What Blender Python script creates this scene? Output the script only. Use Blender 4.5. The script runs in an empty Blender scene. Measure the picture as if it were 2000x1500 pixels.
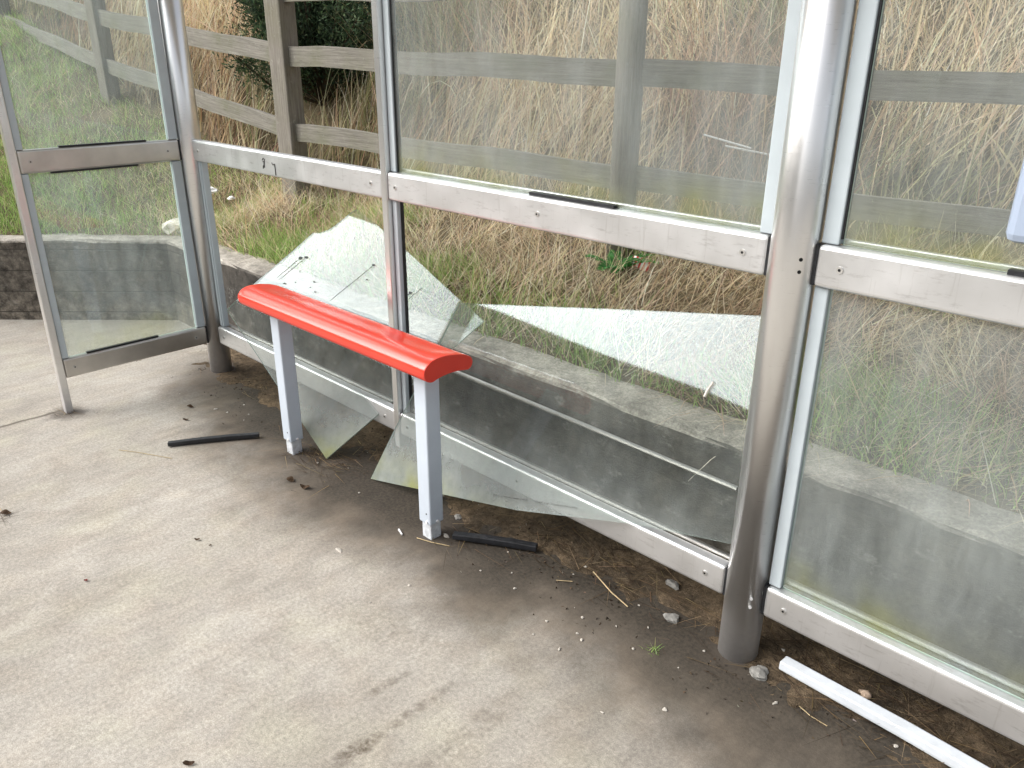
import bpy, bmesh, math, random
import numpy as np
from mathutils import Vector, Matrix

R_ = math.radians
sc = bpy.context.scene
col = sc.collection
rng = np.random.default_rng(7)
random.seed(7)

# ------------------------------------------------------------------ camera
cd = bpy.data.cameras.new("camera")
cd.sensor_width = 36.0
cd.lens = 28.26
cd.clip_start = 0.05
cd.clip_end = 500.0
cam = bpy.data.objects.new("camera", cd)
col.objects.link(cam)
cR = Vector((0.7146, 0.6995, 0.00627)).normalized()
pitch, yaw, roll = 0.39338, 0.77502, 0.00627
fw = Vector((-math.sin(yaw)*math.cos(pitch), math.cos(yaw)*math.cos(pitch), -math.sin(pitch)))
r0 = Vector((math.cos(yaw), math.sin(yaw), 0)); u0 = r0.cross(fw)
cR = r0*math.cos(roll) + u0*math.sin(roll)
cU = -r0*math.sin(roll) + u0*math.cos(roll)
m = Matrix((cR, cU, -fw)).transposed().to_4x4()
m.translation = Vector((3.6974, -1.6742, 1.5))
cam.matrix_world = m
sc.camera = cam

# ------------------------------------------------------------------ sky, sun, exposure
SUN_EL, SUN_AZ = R_(36), R_(224)     # azimuth clockwise from +Y
w = bpy.data.worlds.new("World"); sc.world = w; w.use_nodes = True
nt = w.node_tree; nt.nodes.clear()
sky = nt.nodes.new("ShaderNodeTexSky"); sky.sky_type = 'NISHITA'; sky.sun_disc = False
sky.sun_elevation = SUN_EL; sky.sun_rotation = SUN_AZ
sky.air_density = 1.0; sky.dust_density = 5.0; sky.ozone_density = 1.0
hs = nt.nodes.new("ShaderNodeHueSaturation"); hs.inputs['Saturation'].default_value = 0.28
bg = nt.nodes.new("ShaderNodeBackground"); bg.inputs['Strength'].default_value = 0.15
wo = nt.nodes.new("ShaderNodeOutputWorld")
nt.links.new(sky.outputs[0], hs.inputs['Color']); nt.links.new(hs.outputs[0], bg.inputs['Color']); nt.links.new(bg.outputs[0], wo.inputs[0])
sl = bpy.data.lights.new("sun", 'SUN'); sl.energy = 2.3; sl.angle = R_(78); sl.color = (1, 0.97, 0.93)
so = bpy.data.objects.new("sun", sl); col.objects.link(so)
sd = Vector((math.sin(SUN_AZ)*math.cos(SUN_EL), math.cos(SUN_AZ)*math.cos(SUN_EL), math.sin(SUN_EL)))
so.rotation_euler = sd.to_track_quat('Z', 'Y').to_euler(); so.location = sd*30
sc.view_settings.view_transform = 'Standard'
sc.view_settings.look = 'None'
sc.view_settings.gamma = 1.0
sc.view_settings.exposure = 0.86
sc.render.engine = 'CYCLES'
sc.cycles.max_bounces = 10
sc.cycles.transparent_max_bounces = 24
sc.cycles.use_denoising = True
sc.cycles.use_adaptive_sampling = False
sc.cycles.caustics_reflective = False
sc.cycles.caustics_refractive = False

# ------------------------------------------------------------------ materials
def mat(name):
    m = bpy.data.materials.new(name); m.use_nodes = True
    n = m.node_tree; n.nodes.clear()
    return m, n
class G:
    """small node-graph helper"""
    def __init__(s, name):
        s.m, s.n = mat(name)
        s.out = s.n.nodes.new("ShaderNodeOutputMaterial")
    def node(s, t, **kw):
        x = s.n.nodes.new(t)
        for k, v in kw.items(): setattr(x, k, v)
        return x
    def link(s, a, b): s.n.links.new(a, b)
    def setin(s, nd, key, v):
        i = nd.inputs[key]
        if isinstance(v, bpy.types.NodeSocket): s.link(v, i)
        else:
            if i.type == 'RGBA' and len(v) == 3: v = (*v, 1)
            i.default_value = v
    def coord(s, kind='Object'):
        return s.node("ShaderNodeTexCoord").outputs[kind]
    def pos(s): return s.node("ShaderNodeNewGeometry").outputs['Position']
    def mapping(s, v, scale=(1,1,1), rot=(0,0,0), loc=(0,0,0)):
        x = s.node("ShaderNodeMapping"); s.link(v, x.inputs[0])
        x.inputs['Scale'].default_value = scale; x.inputs['Rotation'].default_value = rot; x.inputs['Location'].default_value = loc
        return x.outputs[0]
    def noise(s, v, scale, detail=4, rough=.55, dist=0, col=False):
        x = s.node("ShaderNodeTexNoise"); s.link(v, x.inputs['Vector'])
        x.inputs['Scale'].default_value = scale; x.inputs['Detail'].default_value = detail
        x.inputs['Roughness'].default_value = rough; x.inputs['Distortion'].default_value = dist
        return x.outputs['Color' if col else 'Fac']
    def ramp(s, f, *stops, interp='LINEAR'):
        x = s.node("ShaderNodeValToRGB"); s.link(f, x.inputs[0]); x.color_ramp.interpolation = interp
        e = x.color_ramp.elements
        while len(e) < len(stops): e.new(0.5)
        for i, (p, c) in enumerate(stops):
            e[i].position = p
            if not hasattr(c, '__len__'): c = (c, c, c)
            e[i].color = (*c, 1) if len(c) == 3 else c
        return x.outputs[0]
    def mix(s, f, a, b, blend='MIX'):
        x = s.node("ShaderNodeMix", data_type='RGBA', blend_type=blend)
        s.setin(x, 0, f); s.setin(x, 6, a); s.setin(x, 7, b)
        return x.outputs[2]
    def math(s, op, a, b=0.0, c=0.0, clamp=False):
        x = s.node("ShaderNodeMath", operation=op, use_clamp=clamp)
        s.setin(x, 0, a); s.setin(x, 1, b)
        if op in ('MULTIPLY_ADD', 'SMOOTH_MIN', 'WRAP'): s.setin(x, 2, c)
        return x.outputs[0]
    def range(s, v, a, b, c=0., d=1., smooth=False):
        x = s.node("ShaderNodeMapRange"); s.setin(x, 0, v)
        if smooth: x.interpolation_type = 'SMOOTHSTEP'
        for i, q in enumerate((a, b, c, d)): x.inputs[i+1].default_value = q
        return x.outputs[0]
    def sep(s, v):
        x = s.node("ShaderNodeSeparateXYZ"); s.link(v, x.inputs[0]); return x.outputs
    def bump(s, h, strength=.3, dist=.01, normal=None):
        x = s.node("ShaderNodeBump"); s.link(h, x.inputs['Height'])
        x.inputs['Strength'].default_value = strength; x.inputs['Distance'].default_value = dist
        if normal is not None: s.link(normal, x.inputs['Normal'])
        return x.outputs[0]
    def pbsdf(s, color, rough=.6, metal=0., spec=.5, normal=None, **kw):
        x = s.node("ShaderNodeBsdfPrincipled")
        s.setin(x, 'Base Color', color); s.setin(x, 'Roughness', rough); s.setin(x, 'Metallic', metal)
        s.setin(x, 'Specular IOR Level', spec)
        if normal is not None: s.link(normal, x.inputs['Normal'])
        for k, v in kw.items(): s.setin(x, k, v)
        return x.outputs[0]
    def done(s, shader): s.link(shader, s.out.inputs[0]); return s.m

M = {}
def simple(name, c, rough=.6, metal=0., spec=.5, var=.12, scale=30., bump=0.0, **kw):
    g = G(name); v = g.coord()
    n = g.noise(v, scale, 5)
    f = g.range(n, .3, .7, 1-var, 1+var)
    cc = g.mix(1.0, c, f, 'MULTIPLY')
    nm = g.bump(n, bump, .003) if bump else None
    M[name] = g.done(g.pbsdf(cc, rough, metal, spec, nm, **kw))

# brushed stainless steel posts (brush marks run round the tube)
g = G('stainless'); v = g.coord()
st = g.noise(g.mapping(v, (6, 6, 300)), 3, 4, .7)
bl = g.noise(g.mapping(v, (1, 1, .5)), 9, 4)
z = g.sep(v)[2]
foot = g.math('MULTIPLY', g.range(z, .22, .02, 0, 1, True), g.range(g.noise(v, 18, 5), .3, .6, .45, 1))
c = g.mix(g.range(bl, .3, .7), (.76, .757, .75), (.85, .848, .845))
c = g.mix(g.math('MULTIPLY', foot, .7), c, (.40, .39, .39))
rg = g.math('ADD', g.range(st, .3, .7, .27, .34), g.math('MULTIPLY', foot, .2))
M['stainless'] = g.done(g.pbsdf(c, rg, g.math('SUBTRACT', .92, g.math('MULTIPLY', foot, .5)), .5, g.bump(st, .006, .0003)))

# satin aluminium rails
g = G('aluminium'); v = g.coord()
st = g.noise(g.mapping(v, (2, 260, 260)), 3, 3)
bl = g.noise(v, 7, 5)
sm = g.ramp(g.noise(g.mapping(v, (6, 30, 30), (0, 0, .5)), 3, 6, .7), (.56, 0), (.70, 1))
c = g.mix(g.range(bl, .3, .7), (.75, .755, .76), (.85, .855, .865))
c = g.mix(g.math('MULTIPLY', sm, .45), c, (.40, .39, .38))
dr = g.ramp(g.noise(g.mapping(v, (38, 38, 2.5)), 2, 5, .7), (.58, 0), (.74, 1))
c = g.mix(g.math('MULTIPLY', dr, .28), c, (.36, .34, .31))
M['aluminium'] = g.done(g.pbsdf(c, g.range(bl, .3, .7, .34, .46), .85, .5, g.bump(st, .04, .0005)))
simple('aluminium_dark', (.60, .58, .55), .36, 1.0, var=.1, scale=12)
simple('trim_paint', (.52, .585, .62), .42, 0, .5, .05, 9)
simple('leg_paint', (.53, .59, .665), .38, 0, .5, .04, 12)
simple('socket_paint', (.60, .63, .66), .5, 0, .5, .22, 60)
simple('gasket', (.014, .015, .018), .5, 0, .5, .5, 60)
simple('screw_head', (.60, .59, .57), .5, .9)
simple('hole_black', (.006, .006, .006), .9)
simple('case_plastic', (.36, .43, .55), .35, 0, .5, .05, 8)
simple('roof_sheet', (.62, .63, .63), .6, 0, .4, .05, 3)
simple('white_pvc', (.62, .66, .70), .35, 0, .5, .08, 25)
simple('marker_ink', (.02, .02, .02), .6)
simple('dark_mark', (.055, .065, .06), .7)
simple('asphalt', (.11, .11, .112), .85, 0, .3, .3, 60, .4)
simple('kerb', (.36, .35, .33), .85, 0, .3, .2, 20, .3)
simple('bark', (.06, .045, .03), .9, 0, .2, .3, 30, .5)
simple('pale_stone', (.46, .43, .38), .85, 0, .3, .2, 40, .3)
simple('grey_stone', (.22, .215, .20), .85, 0, .3, .3, 60, .4)
simple('brown_stone', (.38, .29, .22), .85, 0, .3, .3, 60, .4)
simple('rock_white', (.66, .62, .55), .9, 0, .3, .25, 25, .6)
simple('paper_white', (.80, .80, .80), .7, 0, .3, .05, 10)
simple('twig', (.10, .065, .04), .9, 0, .2, .3, 60)
simple('leaf_brown', (.11, .07, .045), .85, 0, .2, .4, 60)
simple('leaf_red', (.22, .035, .03), .8, 0, .2, .3, 60)
simple('straw', (.42, .33, .19), .8, 0, .2, .25, 30)
simple('print_grey', (.10, .10, .10), .8)

# red moulded seat
g = G('red_seat'); v = g.coord()
n = g.noise(g.mapping(v, (1.5, 40, 40)), 3, 4); n2 = g.noise(v, 6, 3)
c = g.mix(g.range(n2, .3, .7), (.70, .052, .032), (.75, .064, .040))
M['red_seat'] = g.done(g.pbsdf(c, g.range(n2, .3, .7, .17, .23), 0, .45, None, **{'Coat Weight': 0.0, 'Coat Roughness': .16}))

# pavement concrete with the dirt stain that follows the shelter's back panels
g = G('concrete_slab'); p = g.pos(); xyz = g.sep(p)
big = g.noise(p, 1.3, 4, .6); mid = g.noise(p, 7, 5, .6); fine = g.noise(p, 95, 5, .7); grit = g.noise(p, 330, 2, .6)
c = g.mix(g.range(big, .3, .7), (.27, .245, .21), (.435, .41, .365))
c = g.mix(g.math('MULTIPLY', g.range(mid, .45, .75), .4), c, (.42, .365, .295))
c = g.mix(g.math('MULTIPLY', g.range(g.noise(p, 3.7, 4), .5, .7), .35), c, (.46, .44, .34))
c = g.mix(g.math('MULTIPLY', g.range(g.noise(p, 2.6, 7, .72, .6), .50, .68), .5), c, (.225, .195, .16))
c = g.mix(1.0, c, g.range(fine, .3, .7, .70, 1.24), 'MULTIPLY')
c = g.mix(1.0, c, g.range(grit, .3, .7, .76, 1.20), 'MULTIPLY')
wob = g.math('MULTIPLY_ADD', g.math('SUBTRACT', g.noise(p, 1.9, 5, .62), .5), .62, xyz[1])
wob = g.math('MULTIPLY_ADD', g.math('SUBTRACT', mid, .5), .14, wob)
# the stain is narrower towards the left post
edge = g.range(xyz[0], -.2, 1.1, .26, 0.0, True)
wob = g.math('SUBTRACT', wob, edge)
wob = g.math('SUBTRACT', wob, g.range(xyz[0], 2.0, 2.8, 0, .07, True))
d1 = g.range(wob, -.66, -.30, 0, 1, True)
d2 = g.range(wob, -.40, -.12, 0, 1, True)
d1 = g.math('MULTIPLY', d1, g.range(xyz[0], -.45, .15, 0, 1, True))
d2 = g.math('MULTIPLY', d2, g.range(xyz[0], -.45, .15, 0, 1, True))
c = g.mix(g.math('MULTIPLY', d1, .92), c, g.mix(g.range(mid, .35, .65), (.060, .048, .036), (.145, .118, .090)))
c = g.mix(g.math('MULTIPLY', d2, .90), c, g.mix(g.range(fine, .35, .65), (.018, .016, .013), (.060, .049, .036)))
# scuff marks
def scuff(x, y, lx, ly, rot, amt, c):
    q = g.mapping(p, (1/lx, 1/ly, 1), (0, 0, 0), (-x/lx, -y/ly, 0)) if rot == 0 else None
    if q is None:
        qq = g.node("ShaderNodeMapping", vector_type='TEXTURE'); g.link(p, qq.inputs[0])
        qq.inputs['Location'].default_value = (x, y, 0); qq.inputs['Rotation'].default_value = (0, 0, rot); qq.inputs['Scale'].default_value = (lx, ly, 1)
        q = qq.outputs[0]
    s_ = g.sep(q)
    r2 = g.math('ADD', g.math('MULTIPLY', s_[0], s_[0]), g.math('MULTIPLY', s_[1], s_[1]))
    f = g.math('MULTIPLY', g.range(r2, 1, 0, 0, 1, True), g.range(g.noise(p, 40, 5, .7), .38, .62, 0, 1))
    return g.mix(g.math('MULTIPLY', f, amt), c, (.09, .07, .05))
st_ = g.noise(g.mapping(p, (1, 1, 1), (0, 0, .75)), 1, 2)
st2 = g.noise(g.mapping(p, (9, 2.2, 1), (0, 0, -.2)), 2.2, 6, .7)
c = g.mix(1.0, c, g.range(st2, .3, .7, .86, 1.12), 'MULTIPLY')
c = scuff(2.468, -.93, .035, .085, .0001, .95, c)
c = scuff(2.47, -.78, .022, .22, .02, .6, c)
c = scuff(2.35, -.75, .02, .10, -.05, .55, c)
c = scuff(2.62, -.72, .05, .30, .05, .35, c)
c = scuff(2.20, -.62, .25, .10, .3, .3, c)
# joint running out from the end mullion
jd = g.math('ABSOLUTE', g.math('ADD', g.math('MULTIPLY_ADD', g.math('SUBTRACT', g.noise(p, 9, 4), .5), .03, xyz[0]), .032))
jf = g.math('MULTIPLY', g.range(jd, .013, .004, 0, 1), g.range(xyz[1], -.72, -.78, 0, 1))
c = g.mix(g.math('MULTIPLY', jf, .85), c, (.085, .07, .055))
# damp dirt round the end mullion's foot and the left post's foot
for (fx, fy, fr) in ((.0, -.74, .11), (-.02, .0, .20), (1.06, -.21, .13), (1.92, -.20, .12), (2.93, -.03, .15)):
    dx = g.math('SUBTRACT', xyz[0], fx); dy = g.math('SUBTRACT', xyz[1], fy)
    rr = g.math('SQRT', g.math('ADD', g.math('MULTIPLY', dx, dx), g.math('MULTIPLY', dy, dy)))
    rr = g.math('MULTIPLY_ADD', g.math('SUBTRACT', mid, .5), .22, rr)
    c = g.mix(g.math('MULTIPLY', g.range(rr, fr, fr*.25, 0, 1, True), .75), c, (.075, .062, .05))
h = g.math('ADD', g.math('MULTIPLY', fine, .5), g.math('MULTIPLY', grit, .35))
h = g.math('MULTIPLY_ADD', mid, .9, h)
M['concrete_slab'] = g.done(g.pbsdf(c, g.range(mid, .3, .7, .72, .9), 0, .3, g.bump(h, .40, .005)))

# bare soil along the panels
g = G('soil'); p = g.pos()
n1 = g.noise(p, 6, 5, .65); n2 = g.noise(p, 60, 5, .7); n3 = g.noise(p, 260, 3, .7)
c = g.mix(g.range(n1, .35, .65), (.055, .043, .030), (.165, .120, .075))
c = g.mix(1.0, c, g.range(n2, .3, .7, .5, 1.4), 'MULTIPLY')
c = g.mix(1.0, c, g.range(n3, .3, .7, .65, 1.3), 'MULTIPLY')
M['soil'] = g.done(g.pbsdf(c, .95, 0, .2, g.bump(g.math('ADD', n2, n3), .7, .008)))
g = G('hill_soil'); p = g.pos()
n1 = g.noise(p, 2.2, 5, .65); n2 = g.noise(p, 50, 5, .7)
c = g.mix(g.range(n1, .35, .65), (.095, .075, .046), (.20, .16, .095))
c = g.mix(1.0, c, g.range(n2, .3, .7, .45, 1.4), 'MULTIPLY')
M['hill_soil'] = g.done(g.pbsdf(c, .95, 0, .2, g.bump(n2, .8, .02)))

# weathered board-marked concrete retaining wall
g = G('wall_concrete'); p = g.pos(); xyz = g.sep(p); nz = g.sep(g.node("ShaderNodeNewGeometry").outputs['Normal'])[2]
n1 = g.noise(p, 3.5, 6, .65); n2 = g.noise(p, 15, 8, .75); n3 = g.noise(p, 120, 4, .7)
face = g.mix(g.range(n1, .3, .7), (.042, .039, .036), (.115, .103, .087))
zz = g.math('MULTIPLY_ADD', g.math('SUBTRACT', n1, .5), .10, xyz[2])
low = g.math('MULTIPLY', g.range(zz, .17, .06, 0, 1, True), g.range(n2, .35, .65, .1, 1))
face = g.mix(g.math('MULTIPLY', low, .7), face, (.27, .235, .19))
lime = g.ramp(g.noise(g.mapping(p, (1, 1, 1.6)), 9, 8, .78), (.56, 0), (.70, 1))
face = g.mix(g.math('MULTIPLY', lime, .7), face, (.30, .29, .265))
leftw = g.range(xyz[0], -.9, -1.5, 0, .5)
face = g.mix(leftw, face, g.mix(g.range(n2, .35, .65), (.05, .042, .035), (.24, .21, .17)))
wv = g.math('FRACT', g.math('DIVIDE', g.math('ADD', xyz[2], .013), .125))
bl = g.math('MULTIPLY', g.range(g.math('ABSOLUTE', g.math('SUBTRACT', wv, .5)), .012, .035, 1, 0), g.math('MULTIPLY', g.range(xyz[0], -.7, -1.0, .10, .8), g.range(n2, .35, .6, .35, 1)))
face = g.mix(bl, face, (.018, .016, .014))
face = g.mix(1.0, face, g.range(n2, .3, .7, .40, 1.6), 'MULTIPLY')
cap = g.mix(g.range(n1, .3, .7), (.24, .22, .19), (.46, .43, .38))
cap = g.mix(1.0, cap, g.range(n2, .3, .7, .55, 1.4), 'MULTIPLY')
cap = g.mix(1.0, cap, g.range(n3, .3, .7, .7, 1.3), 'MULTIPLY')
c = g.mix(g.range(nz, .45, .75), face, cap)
h = g.math('MULTIPLY_ADD', bl, -1.2, g.math('ADD', n2, g.math('MULTIPLY', n3, .5)))
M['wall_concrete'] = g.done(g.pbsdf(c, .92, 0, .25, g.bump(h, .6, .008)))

# weathered fence timber
def wood(name, a, b, moss):
    g = G(name); v = g.coord('Object')
    gr = g.noise(g.mapping(v, (1.2, 34, 34)), 3.5, 6, .65, .4)
    bl = g.noise(v, 5, 5, .6); ln = g.noise(g.mapping(v, (2.2, 14, 14)), 9, 5, .7)
    c = g.mix(g.range(gr, .3, .7), a, b)
    c = g.mix(g.math('MULTIPLY', g.range(bl, .45, .7), .5), c, moss)
    c = g.mix(g.math('MULTIPLY', g.range(ln, .55, .75), .6), c, (.055, .05, .043))
    lich = g.ramp(g.noise(v, 26, 6, .75), (.60, 0), (.70, 1))
    c = g.mix(g.math('MULTIPLY', lich, .45), c, (.40, .40, .36))
    M[name] = g.done(g.pbsdf(c, .88, 0, .2, g.bump(g.math('ADD', gr, ln), .5, .004)))
wood('fence_wood', (.13, .122, .104), (.285, .27, .238), (.135, .142, .08))
wood('fence_post_wood', (.14, .127, .108), (.275, .255, .225), (.14, .135, .085))

# glass: clear pane with real grime (dust film, streaks, algae on the lower edge)
def glass(name, tint, haze, algae, zlow, streak=.5, scale=1.0, refl=1.0, film=0.):
    g = G(name); v = g.pos(); xyz = g.sep(v)
    tr = g.node("ShaderNodeBsdfTransparent"); g.setin(tr, 'Color', tint)
    gl = g.node("ShaderNodeBsdfGlossy"); g.setin(gl, 'Color', (.66, .75, .80)); g.setin(gl, 'Roughness', .03)
    fr = g.node("ShaderNodeFresnel"); g.link(g.range(g.node('ShaderNodeNewGeometry').outputs['Backfacing'], 0, 1, 1.53, 1/1.53), fr.inputs['IOR'])
    m1 = g.node("ShaderNodeMixShader"); g.link(g.math('MULTIPLY', fr.outputs[0], refl, clamp=True), m1.inputs[0]); g.link(tr.outputs[0], m1.inputs[1]); g.link(gl.outputs[0], m1.inputs[2])
    df = g.node("ShaderNodeBsdfDiffuse"); tl = g.node("ShaderNodeBsdfTranslucent")
    n1 = g.noise(g.mapping(v, (1.0*scale, 1.0*scale, .45*scale)), 3.0, 5, .6)
    n2 = g.noise(g.mapping(v, (1, 1, .22)), 22, 5, .7)
    sp = g.ramp(g.noise(v, 130, 3, .6), (.66, 0), (.72, 1))
    zz = g.math('MULTIPLY_ADD', g.math('SUBTRACT', g.noise(v, 7, 5, .65), .5), .16, xyz[2])
    al = g.math('MULTIPLY', g.range(zz, zlow+.15, zlow, 0, 1, True), g.range(g.noise(v, 5, 3), .38, .62, .15, 1))
    dirtc = g.mix(al, (.63, .68, .67), (.50, .52, .24))
    g.setin(df, 'Color', dirtc); g.setin(tl, 'Color', dirtc)
    m2 = g.node("ShaderNodeMixShader"); m2.inputs[0].default_value = .4; g.link(df.outputs[0], m2.inputs[1]); g.link(tl.outputs[0], m2.inputs[2])
    f = g.math('MULTIPLY', g.range(n1, .3, .7, .55, 1.35), haze)
    f = g.math('MULTIPLY', f, g.range(n2, .35, .7, 1-streak*.5, 1+streak))
    f = g.math('MULTIPLY_ADD', sp, haze*.6, f)
    f = g.math('MULTIPLY_ADD', al, algae, f, )
    if film: f = g.math('MULTIPLY_ADD', g.math('MULTIPLY', g.range(zz, .40, .06, 0, 1, True), g.range(g.noise(v, 9, 5, .7), .3, .7, .55, 1.1)), film, f)
    f = g.math('MINIMUM', f, .9)
    m3 = g.node("ShaderNodeMixShader"); g.link(f, m3.inputs[0]); g.link(m1.outputs[0], m3.inputs[1]); g.link(m2.outputs[0], m3.inputs[2])
    M[name] = g.done(m3.outputs[0])
glass('glass_upper', (.975, .992, .985), .16, .11, 1.12)
glass('glass_lower', (.975, .992, .985), .165, .14, .25)
glass('glass_end', (.95, .985, .975), .12, .06, .25)
glass('glass_shard', (.97, .99, .98), .05, .20, .02, .6, 1.6, 1.0, .40)
g = G('glass_edge'); M['glass_edge'] = g.done(g.pbsdf((.50, .64, .58), .25, 0, .5))

# grass blades take a colour stored per blade
g = G('blade'); a = g.node("ShaderNodeVertexColor", layer_name='tint')
df = g.pbsdf(a.outputs[0], .75, 0, .25)
tl = g.node("ShaderNodeBsdfTranslucent"); g.link(a.outputs[0], tl.inputs[0])
mx = g.node("ShaderNodeMixShader"); mx.inputs[0].default_value = .34; g.link(df, mx.inputs[1]); g.link(tl.outputs[0], mx.inputs[2])
M['blade'] = g.done(mx.outputs[0])

# ------------------------------------------------------------------ mesh helpers
def link(name, me, material, parent=None, smooth=False):
    o = bpy.data.objects.new(name, me); col.objects.link(o)
    if material:
        for mm in (material if isinstance(material, (list, tuple)) else [material]): me.materials.append(M[mm])
    if parent is not None: o.parent = parent
    if smooth: me.shade_smooth()
    return o
def tag(o, label=None, cat=None, group=None, kind=None):
    if label: o['label'] = label
    if cat: o['category'] = cat
    if group: o['group'] = group
    if kind: o['kind'] = kind
    return o
def empty(name, loc, label, cat, group=None):
    o = bpy.data.objects.new(name, None); col.objects.link(o); o.location = loc
    o.empty_display_size = .1
    return tag(o, label, cat, group)
def from_bm(name, bm, material, parent=None, smooth=False, off=None):
    if off is not None: bmesh.ops.translate(bm, verts=bm.verts, vec=-Vector(off))
    me = bpy.data.meshes.new(name); bm.normal_update(); bm.to_mesh(me); bm.free()
    return link(name, me, material, parent, smooth)
def bm_box(a, b, bevel=0., seg=2, bm=None):
    bm2 = bmesh.new(); bmesh.ops.create_cube(bm2, size=1)
    a, b = Vector(a), Vector(b); s = b-a; c = (a+b)/2
    for v in bm2.verts: v.co = Vector((v.co.x*s.x+c.x, v.co.y*s.y+c.y, v.co.z*s.z+c.z))
    if bevel: bmesh.ops.bevel(bm2, geom=bm2.edges[:], offset=bevel, segments=seg, affect='EDGES', profile=.5)
    if bm is None: return bm2
    me = bpy.data.meshes.new('t'); bm2.to_mesh(me); bm2.free(); bm.from_mesh(me); bpy.data.meshes.remove(me)
    return bm
def box(name, a, b, material, parent=None, bevel=0., seg=2):
    return from_bm(name, bm_box(a, b, bevel, seg), material, parent, smooth=False)
def cyl(name, p, q, r, material, parent=None, seg=48, r2=None, cap=True, smooth=True):
    bm = bmesh.new(); p, q = Vector(p), Vector(q); L = (q-p).length
    bmesh.ops.create_cone(bm, cap_ends=cap, segments=seg, radius1=r, radius2=r if r2 is None else r2, depth=L)
    rot = (q-p).to_track_quat('Z', 'Y').to_matrix().to_4x4()
    bmesh.ops.transform(bm, matrix=Matrix.Translation((p+q)/2) @ rot, verts=bm.verts)
    for f in bm.faces: f.smooth = len(f.verts) == 4
    return from_bm(name, bm, material, parent)
def tube_bm(pts, r, seg=6, bm=None, taper=1.0):
    bm = bm or bmesh.new(); pts = [Vector(p) for p in pts]; rings = []
    for i, p in enumerate(pts):
        t = (pts[min(i+1, len(pts)-1)] - pts[max(i-1, 0)]).normalized()
        a = t.orthogonal().normalized(); b = t.cross(a)
        rr = r*(1 + (taper-1)*i/max(1, len(pts)-1))
        rings.append([bm.verts.new(p + a*rr*math.cos(2*math.pi*k/seg) + b*rr*math.sin(2*math.pi*k/seg)) for k in range(seg)])
    for A, B in zip(rings, rings[1:]):
        for k in range(seg): bm.faces.new((A[k], A[(k+1) % seg], B[(k+1) % seg], B[k]))
    bm.faces.new(rings[0][::-1]); bm.faces.new(rings[-1])
    return bm
def prism(name, pts3, thick_vec, mats, parent=None, loc=None):
    """polygon slab: two faces of material 0 and edge faces of material 1"""
    bm = bmesh.new(); t = Vector(thick_vec)
    A = [bm.verts.new(Vector(p)) for p in pts3]; B = [bm.verts.new(Vector(p)+t) for p in pts3]
    bm.faces.new(A); bm.faces.new(B[::-1])
    n = len(A)
    for i in range(n):
        f = bm.faces.new((A[i], B[i], B[(i+1) % n], A[(i+1) % n])); f.material_index = 1
    bmesh.ops.recalc_face_normals(bm, faces=bm.faces)
    return from_bm(name, bm, mats, parent)

# ------------------------------------------------------------------ terrain
WALL_T = .48
FL = [(-9.0, 1.35), (-6.0, 1.0), (-3.2, .87), (-.83, 1.02), (1.49, 1.26), (2.85, 1.85), (4.2, 2.45), (7, 3.6)]
flx, fly = zip(*FL)
def vnoise(x, y, s, seed=0):
    r = np.random.default_rng(seed); t = r.random((64, 64))
    X, Y = x*s+31.7, y*s+17.3; i, j = np.floor(X).astype(int), np.floor(Y).astype(int); fx, fy = X-i, Y-j
    fx = fx*fx*(3-2*fx); fy = fy*fy*(3-2*fy)
    A = t[i % 64, j % 64]; B = t[(i+1) % 64, j % 64]; C = t[i % 64, (j+1) % 64]; D = t[(i+1) % 64, (j+1) % 64]
    return (A*(1-fx)+B*fx)*(1-fy)+(C*(1-fx)+D*fx)*fy
def wall_dist(x, y):
    return np.maximum(y-.34, (-(x+.95)+(y-.34))*.7071)
def fence_d(x, y): return y-np.interp(x, flx, fly)
def terr(x, y):
    x = np.asarray(x, float); y = np.asarray(y, float)
    d = wall_dist(x, y); k = np.clip((1.2-x)/4.4, 0, 1); k = k*k*(3-2*k)
    z = WALL_T-.012 + (.15+.19*k)*np.clip(d, 0, 4.5)
    df = fence_d(x, y)
    steep = .72-.34*np.clip((-1.2-x)/2.5, 0, 1)
    z = z + steep*np.clip(df-.12, 0, 7) * np.clip((df+.1)/.6, 0, 1)
    z = z + (vnoise(x, y, 2.3, 1)-.5)*.10*np.clip(d*3, 0, 1) + (vnoise(x, y, 7, 2)-.5)*.035*np.clip(d*4, 0, 1)
    return z
def grid_mesh(name, xs, ys, zf, material, keep=None):
    X, Y = np.meshgrid(xs, ys, indexing='ij'); Z = zf(X, Y)
    nx, ny = len(xs), len(ys); V = np.stack([X, Y, Z], -1).reshape(-1, 3)
    I = np.arange(nx*ny).reshape(nx, ny)
    F = np.stack([I[:-1, :-1], I[1:, :-1], I[1:, 1:], I[:-1, 1:]], -1).reshape(-1, 4)
    if keep is not None:
        k = keep(X, Y).reshape(-1); F = F[k[F].all(1)]
    me = bpy.data.meshes.new(name); me.from_pydata(V.tolist(), [], F.tolist()); me.shade_smooth()
    return link(name, me, material)
tag(grid_mesh('hillside', np.arange(-14, 9.01, .08), np.arange(-6, 9.01, .08), terr, 'hill_soil',
    keep=lambda X, Y: wall_dist(X, Y) > -.14), kind='structure')
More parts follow.
